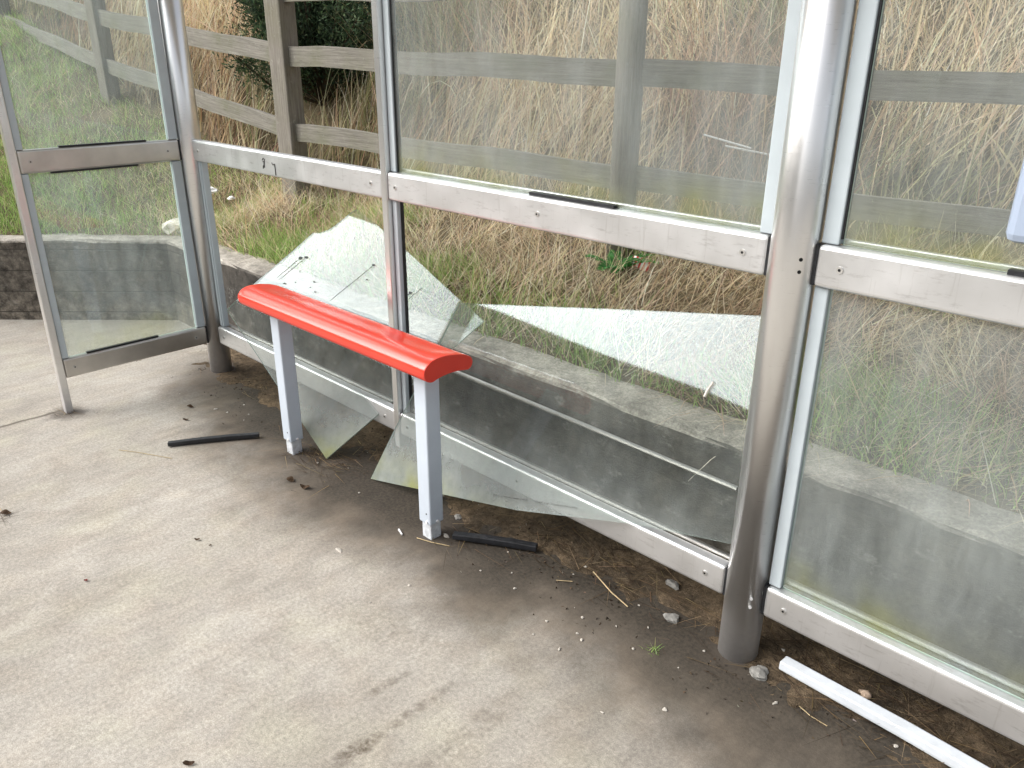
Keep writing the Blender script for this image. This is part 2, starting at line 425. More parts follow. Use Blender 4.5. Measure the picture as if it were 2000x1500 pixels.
# pavement, kerb and road
def flat(name, x0, x1, y0, y1, z, material):
    me = bpy.data.meshes.new(name); me.from_pydata([(x0, y0, z), (x1, y0, z), (x1, y1, z), (x0, y1, z)], [], [(0, 1, 2, 3)])
    return tag(link(name, me, material), kind='structure')
flat('ground', -150, 150, -150, 150, -.20, 'asphalt')
tag(box('pavement', (-14, -6.0, -.19), (14, .42, 0), 'concrete_slab'), kind='structure')
tag(box('kerb_stone_edge', (-14, -6.16, -.19), (14, -6.003, .004), 'kerb', bevel=.01), kind='structure')
def soil_z(X, Y):
    e = -.10 + .085*(vnoise(X, Y*0, 2.1, 5)-.5)*2 + .05*(vnoise(X, Y, 9, 6)-.5)*2
    k = np.clip((Y-e)/.10, -1, 1)
    k = k*np.clip((X+.25)/.5, -1, 1)
    return .012*k - .006 + .010*(vnoise(X, Y, 18, 8)-.5) + .006*(vnoise(X, Y, 45, 9)-.5) + .03*np.clip((Y-.08)/.14, 0, 1)
tag(grid_mesh('soil', np.arange(-.6, 5.2, .0125), np.arange(-.26, .235, .0125), soil_z, 'soil'), kind='structure')

# ------------------------------------------------------------------ retaining wall
def wall_mesh():
    # front line, then extruded: right run parallel to the shelter, left run turning 45 degrees towards the road
    fr = [(7.5, .20), (-.93, .20), (-3.8, -2.67)]
    bk = [(7.5, .37), (-1.0, .37), (-3.92, -2.55)]
    bm = bmesh.new()
    prof = []
    N = 90
    def lerp(a, b, t): return (a[0]+(b[0]-a[0])*t, a[1]+(b[1]-a[1])*t)
    st = [(lerp(fr[0], fr[1], i/N), lerp(bk[0], bk[1], i/N)) for i in range(N)] + [(lerp(fr[1], fr[2], i/40), lerp(bk[1], bk[2], i/40)) for i in range(41)]
    rings = []
    for f, b in st:
        dx, dy = b[0]-f[0], b[1]-f[1]; j = lambda s: random.uniform(-s, s)
        c = lambda t: (f[0]+dx*t, f[1]+dy*t)
        e = j(.004)
        rings.append([bm.verts.new((*c(0), -.15)), bm.verts.new((*c(0), WALL_T-.016+e)), bm.verts.new((*c(.03+abs(j(.03))), WALL_T-.006+e)),
                      bm.verts.new((*c(.10), WALL_T+j(.002))), bm.verts.new((*c(1), WALL_T+j(.004))), bm.verts.new((*c(1), -.15))])
    for A, B in zip(rings, rings[1:]):
        for k in range(6): bm.faces.new((A[k], B[k], B[(k+1) % 6], A[(k+1) % 6]))
    bm.faces.new(rings[0]); bm.faces.new(rings[-1][::-1])
    bmesh.ops.recalc_face_normals(bm, faces=bm.faces)
    return bm
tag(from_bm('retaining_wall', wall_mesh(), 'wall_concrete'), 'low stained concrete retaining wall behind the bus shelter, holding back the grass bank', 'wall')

# ------------------------------------------------------------------ bus shelter
S = empty('bus_shelter', (0, 0, 0), 'metal and glass bus shelter with round steel posts and its lower panes broken out', 'bus shelter')
PR, L, MX, W_ = .0525, 2.921, 1.4695, .725
ZB0, ZB1, ZM0, ZM1 = .157, .246, 1.0325, 1.124
TOP = 2.34
def post(x):
    p = cyl('post', (x, 0, -.05), (x, 0, TOP), PR, 'stainless', S, 72)
    return p
P_l, P_r = post(0), post(L)
for zz in (1.091, 1.064, .209, .183):        # small drilled holes facing the seat side
    a = R_(-48); d = Vector((math.cos(a), math.sin(a), 0)); c = Vector((L, 0, zz)) + d*PR
    cyl('rivet_hole', c - d*.003, c + d*.0006, .0042, 'hole_black' if zz > .5 else 'paper_white', P_r, 12, smooth=False)
def rail_x(x0, x1, z0, z1, screws, gaps=True):
    r = box('rail', (x0, -.016, z0), (x1, .024, z1), 'aluminium', S, .009, 3)
    for sx in screws:
        zc = (z0+z1)/2
        cyl('screw', (sx, -.0185, zc), (sx, -.015, zc), .0075, 'screw_head', r, 20, smooth=False)
        cyl('screw', (sx, -.0191, zc), (sx, -.0180, zc), .0032, 'hole_black', r, 12, smooth=False)
    return r
MW = .014
for z0, z1 in ((ZB0, ZB1), (ZM0, ZM1)):
    zz = z0 > .5
    rail_x(PR+.002, MX-MW-.001, z0, z1, (.108, 1.392))
    rail_x(MX+MW+.001, L-PR-.006, z0, z1, (1.525, 2.167, 2.806) if zz else (1.530, 2.10, 2.806))
    rail_x(L+PR+.006, 4.36, z0, z1, (3.033, 3.69))
    # black boxes stand in for the shade in the gap between rail and post
    for sx, a in ((L-PR-.0065, -1), (L+PR+.0065, 1), ):
        box('rail_gap_shade', (min(sx, sx-a*.03), -.012, z0+.002), (max(sx, sx-a*.03), .02, z1-.002), 'gasket', S)
# glazing bead along rails (thin bright lip behind the rail, where a pane sits)
def bead(x0, x1, z, mt='aluminium'): box('glazing_bead', (x0, .0255, z), (x1, .040, z+.012), mt, S, .003)
bead(MX+MW, L-PR-.004, ZM1-.001); bead(L+PR+.004, 4.36, ZM1-.001); bead(L+PR+.004, 4.36, ZB1+.006)
bead(PR+.004, MX-MW, ZB1-.004, 'aluminium_dark'); bead(MX+MW, L-PR-.004, ZB1-.004, 'aluminium_dark')
# mullions
mu = box('mullion', (MX-MW, -.021, .10), (MX+MW, .030, TOP), 'stainless', S, .003)
box('mullion', (4.362, -.021, .0), (4.392, .030, TOP), 'stainless', S, .003)
em = box('mullion', (-.016, -W_-.017, -.02), (.021, -W_+.013, TOP), 'stainless', S, .003)
# vertical glazing trims
def trim(x0, x1, z0, z1, y0=.0, y1=.03, mt='trim_paint'): return box('glazing_trim', (x0, y0, z0), (x1, y1, z1), mt, S, .003)
trim(MX+MW+.001, MX+MW+.030, ZM1+.001, TOP); trim(MX+MW+.001, MX+MW+.024, ZB1+.001, ZM0-.001)
trim(MX-MW-.024, MX-MW-.001, ZB1+.001, ZM0-.001); trim(MX-MW-.010, MX-MW-.001, ZM1+.001, TOP, .012, .026)
trim(L-PR-.036, L-PR-.002, ZM1+.001, TOP)
trim(L+PR+.004, L+PR+.042, ZM1+.001, TOP); trim(L+PR+.004, L+PR+.036, ZB1+.001, ZM0-.001)
trim(PR+.001, PR+.022, ZB1+.001, ZM0-.001)
box('glazing_gasket', (PR+.0225, .012, ZB1+.001), (PR+.029, .026, ZM0-.001), 'gasket', S)
trim(PR+.030, PR+.038, ZB1+.001, ZM0-.001, .0, .03)
box('glazing_gasket', (MX+MW+.0305, .006, ZM1+.001), (MX+MW+.034, .024, TOP), 'gasket', S)
box('glazing_gasket', (MX+MW+.0245, .016, ZB1+.001), (MX+MW+.028, .028, ZM0-.001), 'gasket', S)
box('glazing_gasket', (L+PR+.0425, .006, ZM1+.014), (L+PR+.046, .024, TOP), 'gasket', S)
box('glazing_gasket', (2.124, -.004, ZM1+.0005), (2.423, .020, ZM1+.009), 'gasket', S)
box('glazing_gasket', (3.335, -.004, ZM1+.0005), (3.62, .020, ZM1+.009), 'gasket', S)
# end panel (faces +X)
def rail_y(z0, z1):
    r = box('rail', (-.020, -W_+.014, z0), (.017, -PR-.004, z1), 'aluminium_dark', S, .009, 3)  # darker metal carries the dim inward reflections of these end rails
    for sy in (-.668, -.112):
        zc = (z0+z1)/2
        cyl('screw', (.016, sy, zc), (.0195, sy, zc), .0075, 'screw_head', r, 20, smooth=False)
        cyl('screw', (.019, sy, zc), (.0201, sy, zc), .0032, 'hole_black', r, 12, smooth=False)
    box('rail_gap_shade', (-.016, -PR-.0045, z0+.002), (.013, -PR+.01, z1-.002), 'gasket', S)  # black box for the shaded gap beside the left post
rail_y(ZB0, ZB1); rail_y(ZM0, ZM1)
def trim_y(y0, y1, z0, z1): box('glazing_trim', (-.014, y0, z0), (.013, y1, z1), 'trim_paint', S, .003)
for a, b in ((ZM1+.001, TOP), (ZB1+.001, ZM0-.001)):
    trim_y(-PR-.045, -PR-.004, a, b); trim_y(-W_+.014, -W_+.042, a, b)
for (y0, y1, z) in ((-.55, -.196, ZM1+.0005), (-.606, -.286, ZB1+.0005)): box('glazing_gasket', (-.006, y0, z), (.010, y1, z+.0065), 'gasket', S)
box('glazing_gasket', (-.006, -.598, ZM0-.0075), (.010, -.246, ZM0-.0005), 'gasket', S)
# panes still in place
def pane_x(x0, x1, z0, z1, mt, y=.010):
    prism('glass_pane', [(x0, y, z0), (x1, y, z0), (x1, y, z1), (x0, y, z1)], (0, .006, 0), [mt, 'glass_edge'], S)
pane_x(MX+MW+.034, L-PR-.037, ZM1+.001, TOP-.01, 'glass_upper')
pane_x(L+PR+.047, 4.36, ZM1+.001, TOP-.01, 'glass_upper')
pane_x(L+PR+.038, 4.36, ZB1+.001, ZM0-.001, 'glass_lower')
for a, b in ((ZM1+.001, TOP-.01), (ZB1+.001, ZM0-.001)):
    prism('glass_pane', [(-.003, -W_+.043, a), (-.003, -PR-.046, a), (-.003, -PR-.046, b), (-.003, -W_+.043, b)], (.006, 0, 0), ['glass_end', 'glass_edge'], S)
# timetable case on the right hand pane (only its corner is in the picture)
bm = bm_box((3.325, -.055, 1.19), (4.0, -.016, 2.05), .016, 2)
cs = from_bm('timetable_case', bm, 'case_plastic', S)
# marker drips on the middle rail
def drips():
    y = -.0168
    for grp in (([(.672, 1.090), (.680, 1.098), (.690, 1.094), (.686, 1.086), (.676, 1.084)], [(.686, 1.086), (.682, 1.074), (.684, 1.062)], [(.676, 1.07), (.673, 1.058)]), (
                [(.744, 1.086), (.752, 1.079), (.760, 1.082), (.764, 1.074)], [(.764, 1.084), (.766, 1.066), (.766, 1.040)])):
        bm = bmesh.new()
        for pts in grp: tube_bm([(x, y, z) for x, z in pts], .0021, 6, bm)
        from_bm('marker_drip', bm, 'marker_ink', S)
drips()
# roof: flat sheet on two beams, above the picture
box('roof', (-.2, -.74, TOP+.05), (4.6, .2, TOP+.085), 'roof_sheet', S, .01)
box('roof_beam', (-.15, -.035, TOP-.001), (4.5, .035, TOP+.049), 'aluminium', S, .004)

# ------------------------------------------------------------------ perch seat
B = empty('perch_seat', (1.475, -.222, 0), 'glossy red moulded perch seat on two pale blue-grey square legs', 'bench')
prof0 = [(-.309, .612), (-.316, .630), (-.312, .648), (-.294, .664), (-.270, .671), (-.245, .672), (-.220, .670), (-.197, .666), (-.172, .660), (-.149, .652), (-.130, .640), (-.124, .627), (-.128, .612), (-.140, .604), (-.160, .606), (-.182, .610), (-.215, .612), (-.248, .610), (-.270, .606), (-.290, .602)]
def spline(P, k=4):
    out = []; n = len(P)
    for i in range(n):
        a, b, c, d = (Vector(P[(i+q) % n]) for q in (-1, 0, 1, 2))
        for t in range(k):
            u = t/k; out.append(.5*((2*b)+(c-a)*u+(2*a-5*b+4*c-d)*u*u+(3*b-a-3*c+d)*u**3))
    return out
prof = spline(prof0, 7)
def seat_bm():
    bm = bmesh.new(); x0, x1 = .905, 2.012; rings = []; cy, cz = -.218, .637
    st = [(0, .86), (.003, .92), (.010, .968), (.022, 1)]; n = 40
    xs = [(x0+a, s) for a, s in st] + [(x0+.022+(x1-x0-.026)*i/n, 1) for i in range(1, n)] + [(x1-a, s) for a, s in [(.004, 1), (.0015, .994), (0, .975)]]
    for x, s in xs:
        e = min(x-x0, x1-x); k = min(1, max(0, (e-.004)/.075)); k = k*k*(3-2*k)
        r = []
        for y, z in prof:
            if z > .632 and -.280 < y < -.132: z -= .007*k*math.sin(math.pi*(y+.280)/.148)**2      # dished top
            r.append(bm.verts.new((x-1.475, cy+(y-cy)*s+.222, cz+(z-cz)*s)))
        rings.append(r)
    k = len(prof)
    for A, C in zip(rings, rings[1:]):
        for i in range(k): f = bm.faces.new((A[i], A[(i+1) % k], C[(i+1) % k], C[i])); f.smooth = True
    bm.faces.new(rings[0]); bm.faces.new(rings[-1])
    bmesh.ops.recalc_face_normals(bm, faces=bm.faces)
    return bm
se = from_bm('seat', seat_bm(), 'red_seat', B)
for x in (1.052, 1.905):
    lx = x-1.475
    lg = box('leg', (lx-.029, -.029, .058), (lx+.029, .029, .622), 'leg_paint', B, .005)
    box('leg_socket', (lx-.0225, -.0225, -.03), (lx+.0225, .0225, .066), 'socket_paint', lg, .004)
    cyl('bolt', (lx+.010, -.0285, .098), (lx+.010, -.0297, .098), .0028, 'hole_black', lg, 10, smooth=False)
    cyl('bolt', (lx+.012, -.028, .068), (lx+.012, -.033, .068), .0048, 'paper_white', lg, 10, smooth=False)
    cyl('bolt', (lx+.028, .0, .068), (lx+.034, .0, .068), .0048, 'paper_white', lg, 10, smooth=False)

# ------------------------------------------------------------------ fallen panes
def lean_normal(sl, k=0.): return Vector((k, -1, sl)).normalized()
def shard(name, y0, sl, k, xk, xz, label):
    pts = [(x, y0+sl*z+k*(x-xk), z) for x, z in xz]
    return tag(prism(name, pts, -lean_normal(sl, k)*.006, ['glass_shard', 'glass_edge']), label, 'glass pane', 'broken panes fallen out of the shelter')
A_xz = [(1.2, 0.004), (0.46, 0.449), (0.547, 0.558), (0.689, 0.709), (0.761, 0.791), (0.789, 0.793), (0.818, 0.803), (0.841, 0.816), (0.864, 0.837), (0.887, 0.859), (0.91, 0.885), (0.931, 0.897), (0.965, 0.883), (1.044, 0.851), (1.161, 0.8), (1.494, 0.642), (1.64, 0.576), (1.376, 0.228)]
PA, PB = (-.174, .55, .30, 1.2), (-.144, .47, 0., 0.)      # foot line, backward slope, sideways slope, its pivot
A = shard('fallen_pane', *PA, A_xz, 'broken pane with a bitten top corner, standing on one point behind the left seat leg')
B_xz = [(1.453, .003), (1.499, .198), (1.59, .522), (1.622, .664), (1.667, .671), (2.277, .775), (2.734, .85), (2.84, .868), (2.885, .32), (2.856, .31), (2.584, .257), (2.16, .143)]
Bp = shard('fallen_pane', *PB, B_xz, 'large fallen pane with straight top edge, between right seat leg and right post')
def on_pane(pl, x, z, o=.0012): return Vector((x, pl[0]+pl[1]*z+pl[2]*(x-pl[3]), z)) + lean_normal(pl[1], pl[2])*o
line_marks = [((0.662, 0.603), (0.745, 0.692)), ((0.672, 0.592), (0.774, 0.697)), ((0.962, 0.555), (1.1, 0.705)), ((1.275, 0.595), (1.304, 0.629)), ((1.307, 0.608), (1.346, 0.651)), ((1.183, 0.69), (1.219, 0.733))]  # thin dark lines on the left pane
for a, b in line_marks:
    bm = bmesh.new(); tube_bm([on_pane(PA, a[0]+(b[0]-a[0])*t, a[1]+(b[1]-a[1])*t+random.uniform(-.002, .002)) for t in (0, .2, .4, .6, .8, 1)], .0011, 5, bm); from_bm('line_mark', bm, 'dark_mark', A)
def spot(par, pl, x, z, s):
    """one flat irregular dark spot on the pane"""
    bm = bmesh.new(); n = lean_normal(pl[1], pl[2]); v = Vector((0, 0, 1)); v = (v-n*v.dot(n)).normalized(); u = v.cross(n); c = on_pane(pl, x, z, .0006)
    vs = [bm.verts.new(c + (u*math.cos(q)*1.8 + v*math.sin(q))*s*random.uniform(.55, 1.2)) for q in [2*math.pi*i/9 for i in range(9)]]
    f = bm.faces.new(vs); r = bmesh.ops.extrude_face_region(bm, geom=[f])
    bmesh.ops.translate(bm, verts=[e for e in r['geom'] if isinstance(e, bmesh.types.BMVert)], vec=n*.001); bmesh.ops.recalc_face_normals(bm, faces=bm.faces)
    return from_bm('dark_spot', bm, 'dark_mark', par)
for x, z, s_ in [(0.745, 0.692, 0.008), (0.774, 0.697, 0.006), (1.1, 0.705, 0.005), (1.304, 0.629, 0.006), (0.766, 0.64, 0.003), (0.763, 0.597, 0.003), (0.855, 0.611, 0.004), (0.875, 0.576, 0.004), (0.846, 0.589, 0.003), (1.093, 0.65, 0.003), (0.711, 0.588, 0.005)]:
    spot(A, PA, x, z, s_)
for x, xe in ((2.045, 2.19), (2.215, 2.38)):
    bm = bmesh.new()
    while x < xe:
        q = on_pane(PB, x, .150+.077*(x-2.045)/.335); tube_bm([q, q+Vector((random.uniform(.002, .006), 0, random.uniform(.001, .006)))], .0011, 4, bm)
        x += random.uniform(.006, .012)
    from_bm('worn_printing', bm, 'print_grey', Bp)
q = on_pane(PB, 2.655, .622); bm = bmesh.new(); tube_bm([q, q+Vector((.002, .010, .018)), q+Vector((.010, .022, .040))], .0045, 6, bm)
from_bm('bird_dropping', bm, 'rock_white', Bp)

o = from_bm('metal_trim', tube_bm([(1.568, 0.17, 0.391), (2.775, 0.17, 0.372)], .0085, 8), 'aluminium_dark'); tag(o, 'long grey metal trim strip leaning slantwise on the wall behind the large fallen pane', 'trim strip')

# ------------------------------------------------------------------ strips on the ground
def strip(name, a, b, wdt, h, material, label, cat, group=None, hollow=False, z=0.004):
    a, b = Vector(a), Vector(b); d = (b-a); Lh = d.length
    bm = bm_box((0, -wdt/2, 0), (Lh, wdt/2, h), min(wdt, h)*.16, 2)
    bmesh.ops.bisect_plane(bm, geom=bm.verts[:]+bm.edges[:]+bm.faces[:], plane_co=(Lh*.35, 0, 0), plane_no=(1, 0, 0)); bmesh.ops.bisect_plane(bm, geom=bm.verts[:]+bm.edges[:]+bm.faces[:], plane_co=(Lh*.68, 0, 0), plane_no=(1, 0, 0))
    for v_ in bm.verts: v_.co.y += .010*Lh*math.sin(v_.co.x/Lh*math.pi); v_.co.z += .004*math.sin(v_.co.x/Lh*2.6)*(v_.co.z > h*.1)
    if hollow:
        for (x0, x1) in ((.001, .001),): bm_box((-.0006, -wdt*.3, h*.25), (.0004, wdt*.3, h*.75), 0, 1, bm)
    o = from_bm(name, bm, material)
    o.location = (a.x, a.y, z); o.rotation_euler = (0, 0, math.atan2(d.y, d.x))
    return tag(o, label, cat, group)
strip('gasket_strip', (.650, -.563), (.838, -.259), .022, .016, 'gasket', 'black rubber gasket strip lying on clean concrete, left of the seat', 'rubber strip', 'black gasket strips on the ground')
strip('gasket_strip', (1.975, -.190), (2.222, -.047), .026, .018, 'gasket', 'black rubber gasket strip lying in the dirt, right of the right seat leg', 'rubber strip', 'black gasket strips on the ground', z=.008)
strip('plastic_trim', (3.042, .010), (3.95, -.040), .036, .026, 'white_pvc', 'long white plastic trim strip lying on the ground beside the right post', 'trim strip', z=.016)

# ------------------------------------------------------------------ fence
F = empty('fence', (-.83, 1.02, .7), 'weathered grey post and rail timber fence running across the grass bank', 'fence')
def world_part(name, bm, material, parent, frame):
    """a part built in its own frame so the wood grain runs along it"""
    me = bpy.data.meshes.new(name); bm.to_mesh(me); bm.free()
    o = link(name, me, material); o.parent = parent
    o.matrix_local = Matrix.Translation(-parent.location) @ frame
    return o
posts = [(-6.0, 1.02, 1.10, 2.6, .13), (-3.2, .875, 1.02, 2.32, .125), (-.83, 1.02, .58, 2.15, .14), (1.505, 1.262, .5, 2.08, .122), (4.2, 2.45, .5, 2.1, .15)]
for i, (x, y, z0, z1, wd) in enumerate(posts):
    ax = FL[max(0, i)]
    t = Vector((1, .1, 0)).normalized(); nrm = Vector((-t.y, t.x, 0))
    fr = Matrix((Vector((0, 0, 1)), t, nrm)).transposed().to_4x4(); fr.translation = Vector((x, y, z0))
    bm = bm_box((0, -wd/2, -wd*.42), (z1-z0, wd/2, wd*.42), .008, 2)
    if i == 3:    # half-round post: faces the shelter with a rounded front
        bm.free(); bm = bmesh.new(); bmesh.ops.create_cone(bm, cap_ends=True, segments=28, radius1=wd*.5, radius2=wd*.47, depth=z1-z0)
        bmesh.ops.transform(bm, matrix=Matrix.Translation((( z1-z0)/2, 0, 0)) @ Matrix.Rotation(R_(90), 4, 'Y'), verts=bm.verts)
        for f in bm.faces: f.smooth = True
    world_part('post', bm, 'fence_post_wood', F, fr)
def rail(a, b, h, th=.04):
    a, b = Vector(a), Vector(b); d = b-a; Lh = d.length; t = d.normalized()
    up = (Vector((0, 0, 1)) - t*t.z).normalized(); nr = t.cross(up)
    fr = Matrix((t, up, nr)).transposed().to_4x4(); fr.translation = a
    bm = bmesh.new(); n = 14
    rings = []
    for i in range(n+1):
        x = Lh*i/n; wv = .006*math.sin(i*.9+a.x)+random.uniform(-.0025, .0025); wz = random.uniform(-.002, .002)
        rings.append([bm.verts.new((x, -h/2+wv, -th/2+wz)), bm.verts.new((x, h/2-.004+wv, -th/2+wz)), bm.verts.new((x, h/2+wv, -th/2+.004+wz)), bm.verts.new((x, h/2+wv, th/2+wz)), bm.verts.new((x, -h/2+wv, th/2+wz))])
    for P, Q in zip(rings, rings[1:]):
        for k in range(5): bm.faces.new((P[k], Q[k], Q[(k+1) % 5], P[(k+1) % 5]))
    bm.faces.new(rings[0]); bm.faces.new(rings[-1][::-1]); bmesh.ops.recalc_face_normals(bm, faces=bm.faces)
    world_part('rail', bm, 'fence_wood', F, fr)
# rail centre heights at the posts: (low, mid, top)
hz = {0: (1.75, 2.08, 2.40), 1: (1.385, 1.722, 2.05), 2: (1.040, 1.464, 1.80), 3: (.985, 1.415, 1.755), 4: (.80, 1.335, 1.72)}
sp = [(-6.0, 1.02), (-3.2, .875), (-.83, 1.02), (1.50, 1.262), (4.2, 2.45)]
for i in range(4):
    for k in range(3):
        e0 = .0; a = (sp[i][0]+(.0), sp[i][1], hz[i][k]); b = (sp[i+1][0]-.004, sp[i+1][1], hz[i+1][k])
        rail(a, b, (.100, .108, .105)[k])

# ------------------------------------------------------------------ grass
def blades(name, X, Y, Z, hgt, wid, az, lean, curl, colr, label_kind='stuff', nseg=3):
    N = len(X); t = np.linspace(0, 1, nseg+1)
    d = np.stack([np.cos(az), np.sin(az)], -1)                       # lean direction
    ang = lean[:, None] + curl[:, None]*t[None, :]                     # angle from vertical along the blade
    step = (hgt/nseg)[:, None]
    hor = np.concatenate([np.zeros((N, 1)), np.cumsum(np.sin(ang[:, :-1])*step, 1)], 1)
    ver = np.concatenate([np.zeros((N, 1)), np.cumsum(np.cos(ang[:, :-1])*step, 1)], 1)
    cx = X[:, None]+d[:, :1]*hor; cy = Y[:, None]+d[:, 1:]*hor; cz = Z[:, None]+ver
    sa = rng.random(N)*math.pi; sx, sy = np.cos(sa), np.sin(sa)
    wt = wid[:, None]*(1-.85*t[None, :]**1.6)/2
    Lf = np.stack([cx-sx[:, None]*wt, cy-sy[:, None]*wt, cz], -1); Rt = np.stack([cx+sx[:, None]*wt, cy+sy[:, None]*wt, cz], -1)
    V = np.stack([Lf, Rt], 2).reshape(N, -1, 3); nv_ = V.shape[1]
    base = (np.arange(N)*nv_)[:, None, None]
    q = np.array([[2*i, 2*i+1, 2*i+3, 2*i+2] for i in range(nseg)])[None]
    Fq = (base+q).reshape(-1)
    me = bpy.data.meshes.new(name)
    me.vertices.add(N*nv_); me.vertices.foreach_set('co', V.reshape(-1).astype(np.float32))
    nf = N*nseg; me.loops.add(nf*4); me.loops.foreach_set('vertex_index', Fq.astype(np.int32))
    me.polygons.add(nf); me.polygons.foreach_set('loop_start', np.arange(0, nf*4, 4, dtype=np.int32))
    me.update(calc_edges=True)
    ca = me.color_attributes.new('tint', 'FLOAT_COLOR', 'POINT')
    cc = np.repeat(np.concatenate([colr, np.ones((N, 1))], 1)[:, None], nv_, 1)
    ca.data.foreach_set('color', cc.reshape(-1).astype(np.float32))
    return link(name, me, 'blade')
def palette(n, cols, wts, jit=.18):
    i = rng.choice(len(cols), n, p=np.array(wts)/sum(wts)); c = np.array(cols)[i]
    return np.clip(c*(1+rng.normal(0, jit, (n, 1))) * (1+rng.normal(0, .05, (n, 3))), .004, .9)
def scatter(n, x0, x1, y0, y1, cond):
    X = rng.uniform(x0, x1, n); Y = rng.uniform(y0, y1, n); k = cond(X, Y); return X[k], Y[k]
STRAW = [(.76, .65, .46), (.69, .57, .39), (.57, .45, .29), (.83, .75, .57), (.42, .32, .20)]
RUST = [(.50, .35, .23), (.44, .30, .20), (.56, .43, .30), (.34, .23, .155)]
OLIVE = [(.34, .33, .17), (.44, .41, .24), (.26, .27, .13)]
GREEN = [(.23, .38, .09), (.33, .47, .14), (.44, .52, .22), (.17, .28, .07)]

def tuft(X, Y, s, seed): return vnoise(X, Y, s, seed)

# tall dry grass on the bank behind the fence
X, Y = scatter(190000, -9, 6.5, .8, 5.2, lambda x, y: (fence_d(x, y) > .14) & (rng.random(len(x)) < np.clip(1.25-.26*fence_d(x, y), .12, 1)) & (rng.random(len(x)) < .3+.9*vnoise(x, y, 3.1, 20)) & ~((x < -4) & (rng.random(len(x)) < .5)) & ~(((x+1.40)**2+(y-1.62)**2 < .46**2) & (rng.random(len(x)) < .9)))
N = len(X); p1 = tuft(X, Y, 1.3, 21); p2 = tuft(X, Y, .9, 22)
C = palette(N, STRAW, (4, 3, 2, 1.4, 1.2))
r_ = (p1 > .74) | ((X < -.2) & (X > -3) & (rng.random(N) < .35)); C[r_] = palette(r_.sum(), RUST, (2, 2, 2, 1))
o_ = (p2 > .62) & (rng.random(N) < .7); C[o_] = palette(o_.sum(), OLIVE, (1, 1, 1))
flow = tuft(X, Y, 1.1, 23)*2*math.pi*1.3
AZ = flow+rng.normal(0, 1.5, N); nf = fence_d(X, Y) < .75; AZ = np.where(nf, np.arctan2(np.abs(np.sin(AZ))+.15, np.cos(AZ)), AZ)
hgt = rng.uniform(.16, .58, N)*(.7+.7*tuft(X, Y, 1.7, 24)); 
tag(blades('tall_dry_grass', X, Y, terr(X, Y)-.02, hgt, rng.gamma(4, .0012, N)+.0016, AZ, np.abs(np.where(rng.random(N) < .62, rng.normal(.85, .38, N), rng.normal(.22, .28, N))), rng.gamma(2.0, .42, N), C, nseg=4),
    'tall dry straw coloured grass covering the bank behind the fence', 'grass', kind='stuff')

# taller stalks with drooping seed heads among it
X, Y = scatter(4200, -7, 5.5, .8, 4.2, lambda x, y: (fence_d(x, y) > .25)); N = len(X)
AZ = rng.uniform(0, 6.28, N); AZ = np.where(fence_d(X, Y) < .9, np.arctan2(np.abs(np.sin(AZ))+.1, np.cos(AZ)), AZ)
tag(blades('seed_stalks', X, Y, terr(X, Y), rng.uniform(.35, .8, N), rng.uniform(.003, .0055, N), AZ, np.abs(rng.normal(.45, .40, N)), rng.gamma(2, .3, N), palette(N, [(.74, .68, .54), (.62, .54, .38), (.52, .40, .27)], (2, 2, 1)), nseg=6),
    'pale tall dry stalks standing out of the grass on the bank', 'grass', kind='stuff')

# flattened dead grass between wall and fence, and on the lawn at the left
def mat_cond(x, y):
    d = wall_dist(x, y)
    return (d > .02) & (fence_d(x, y) < .2) & (rng.random(len(x)) < .35+.9*vnoise(x, y, 3.5, 30))
X, Y = scatter(60000, -2.0, 5.0, .3, 2.6, mat_cond)
X2, Y2 = scatter(30000, -8, -.8, -3, 1.6, mat_cond)
X = np.r_[X, X2]; Y = np.r_[Y, Y2]; N = len(X)
C = palette(N, STRAW, (4, 3.4, 2, 2, 1))
r_ = tuft(X, Y, 2.2, 31) > .66; C[r_] = palette(r_.sum(), RUST, (1, 1, 3, 1))
hum = np.clip(tuft(X, Y, 3.0, 32)-.35, 0, 1)*.10*np.clip(wall_dist(X, Y)*4, 0, 1)
tag(blades('dead_grass', X, Y, terr(X, Y)-.01+rng.random(N)*hum, rng.uniform(.08, .30, N)*np.where(X < -1.0, .5, 1), rng.uniform(.0022, .0045, N), tuft(X, Y, 1.6, 33)*9+rng.normal(0, 1.2, N), rng.normal(1.05, .38, N), rng.normal(.35, .5, N), C),
    'flattened dead straw coloured grass between the wall and the fence', 'grass', kind='stuff')

# green grass: strip along the wall, patches, and the lawn at the left
def green_cond(x, y):
    d = wall_dist(x, y); n = vnoise(x, y, 2.6, 40); n2 = vnoise(x, y, 5.5, 41)
    strip_ = (d < .30+.3*(n-.5)) & (n2 > .38+.14*np.clip(x-1.2, 0, 1)) & (rng.random(len(x)) < .9-1.6*d)
    lawn = (x < -1.0) & (n > .2)
    patch = (n > .68+.1*np.clip(x-1.2, 0, 1)) & (rng.random(len(x)) < .5)
    return (d > .0) & (fence_d(x, y) < .1) & (strip_ | lawn | patch)
X, Y = scatter(52000, -1.2, 5.0, .3, 2.2, green_cond)
X2, Y2 = scatter(90000, -8, -.8, -3, 1.4, green_cond)
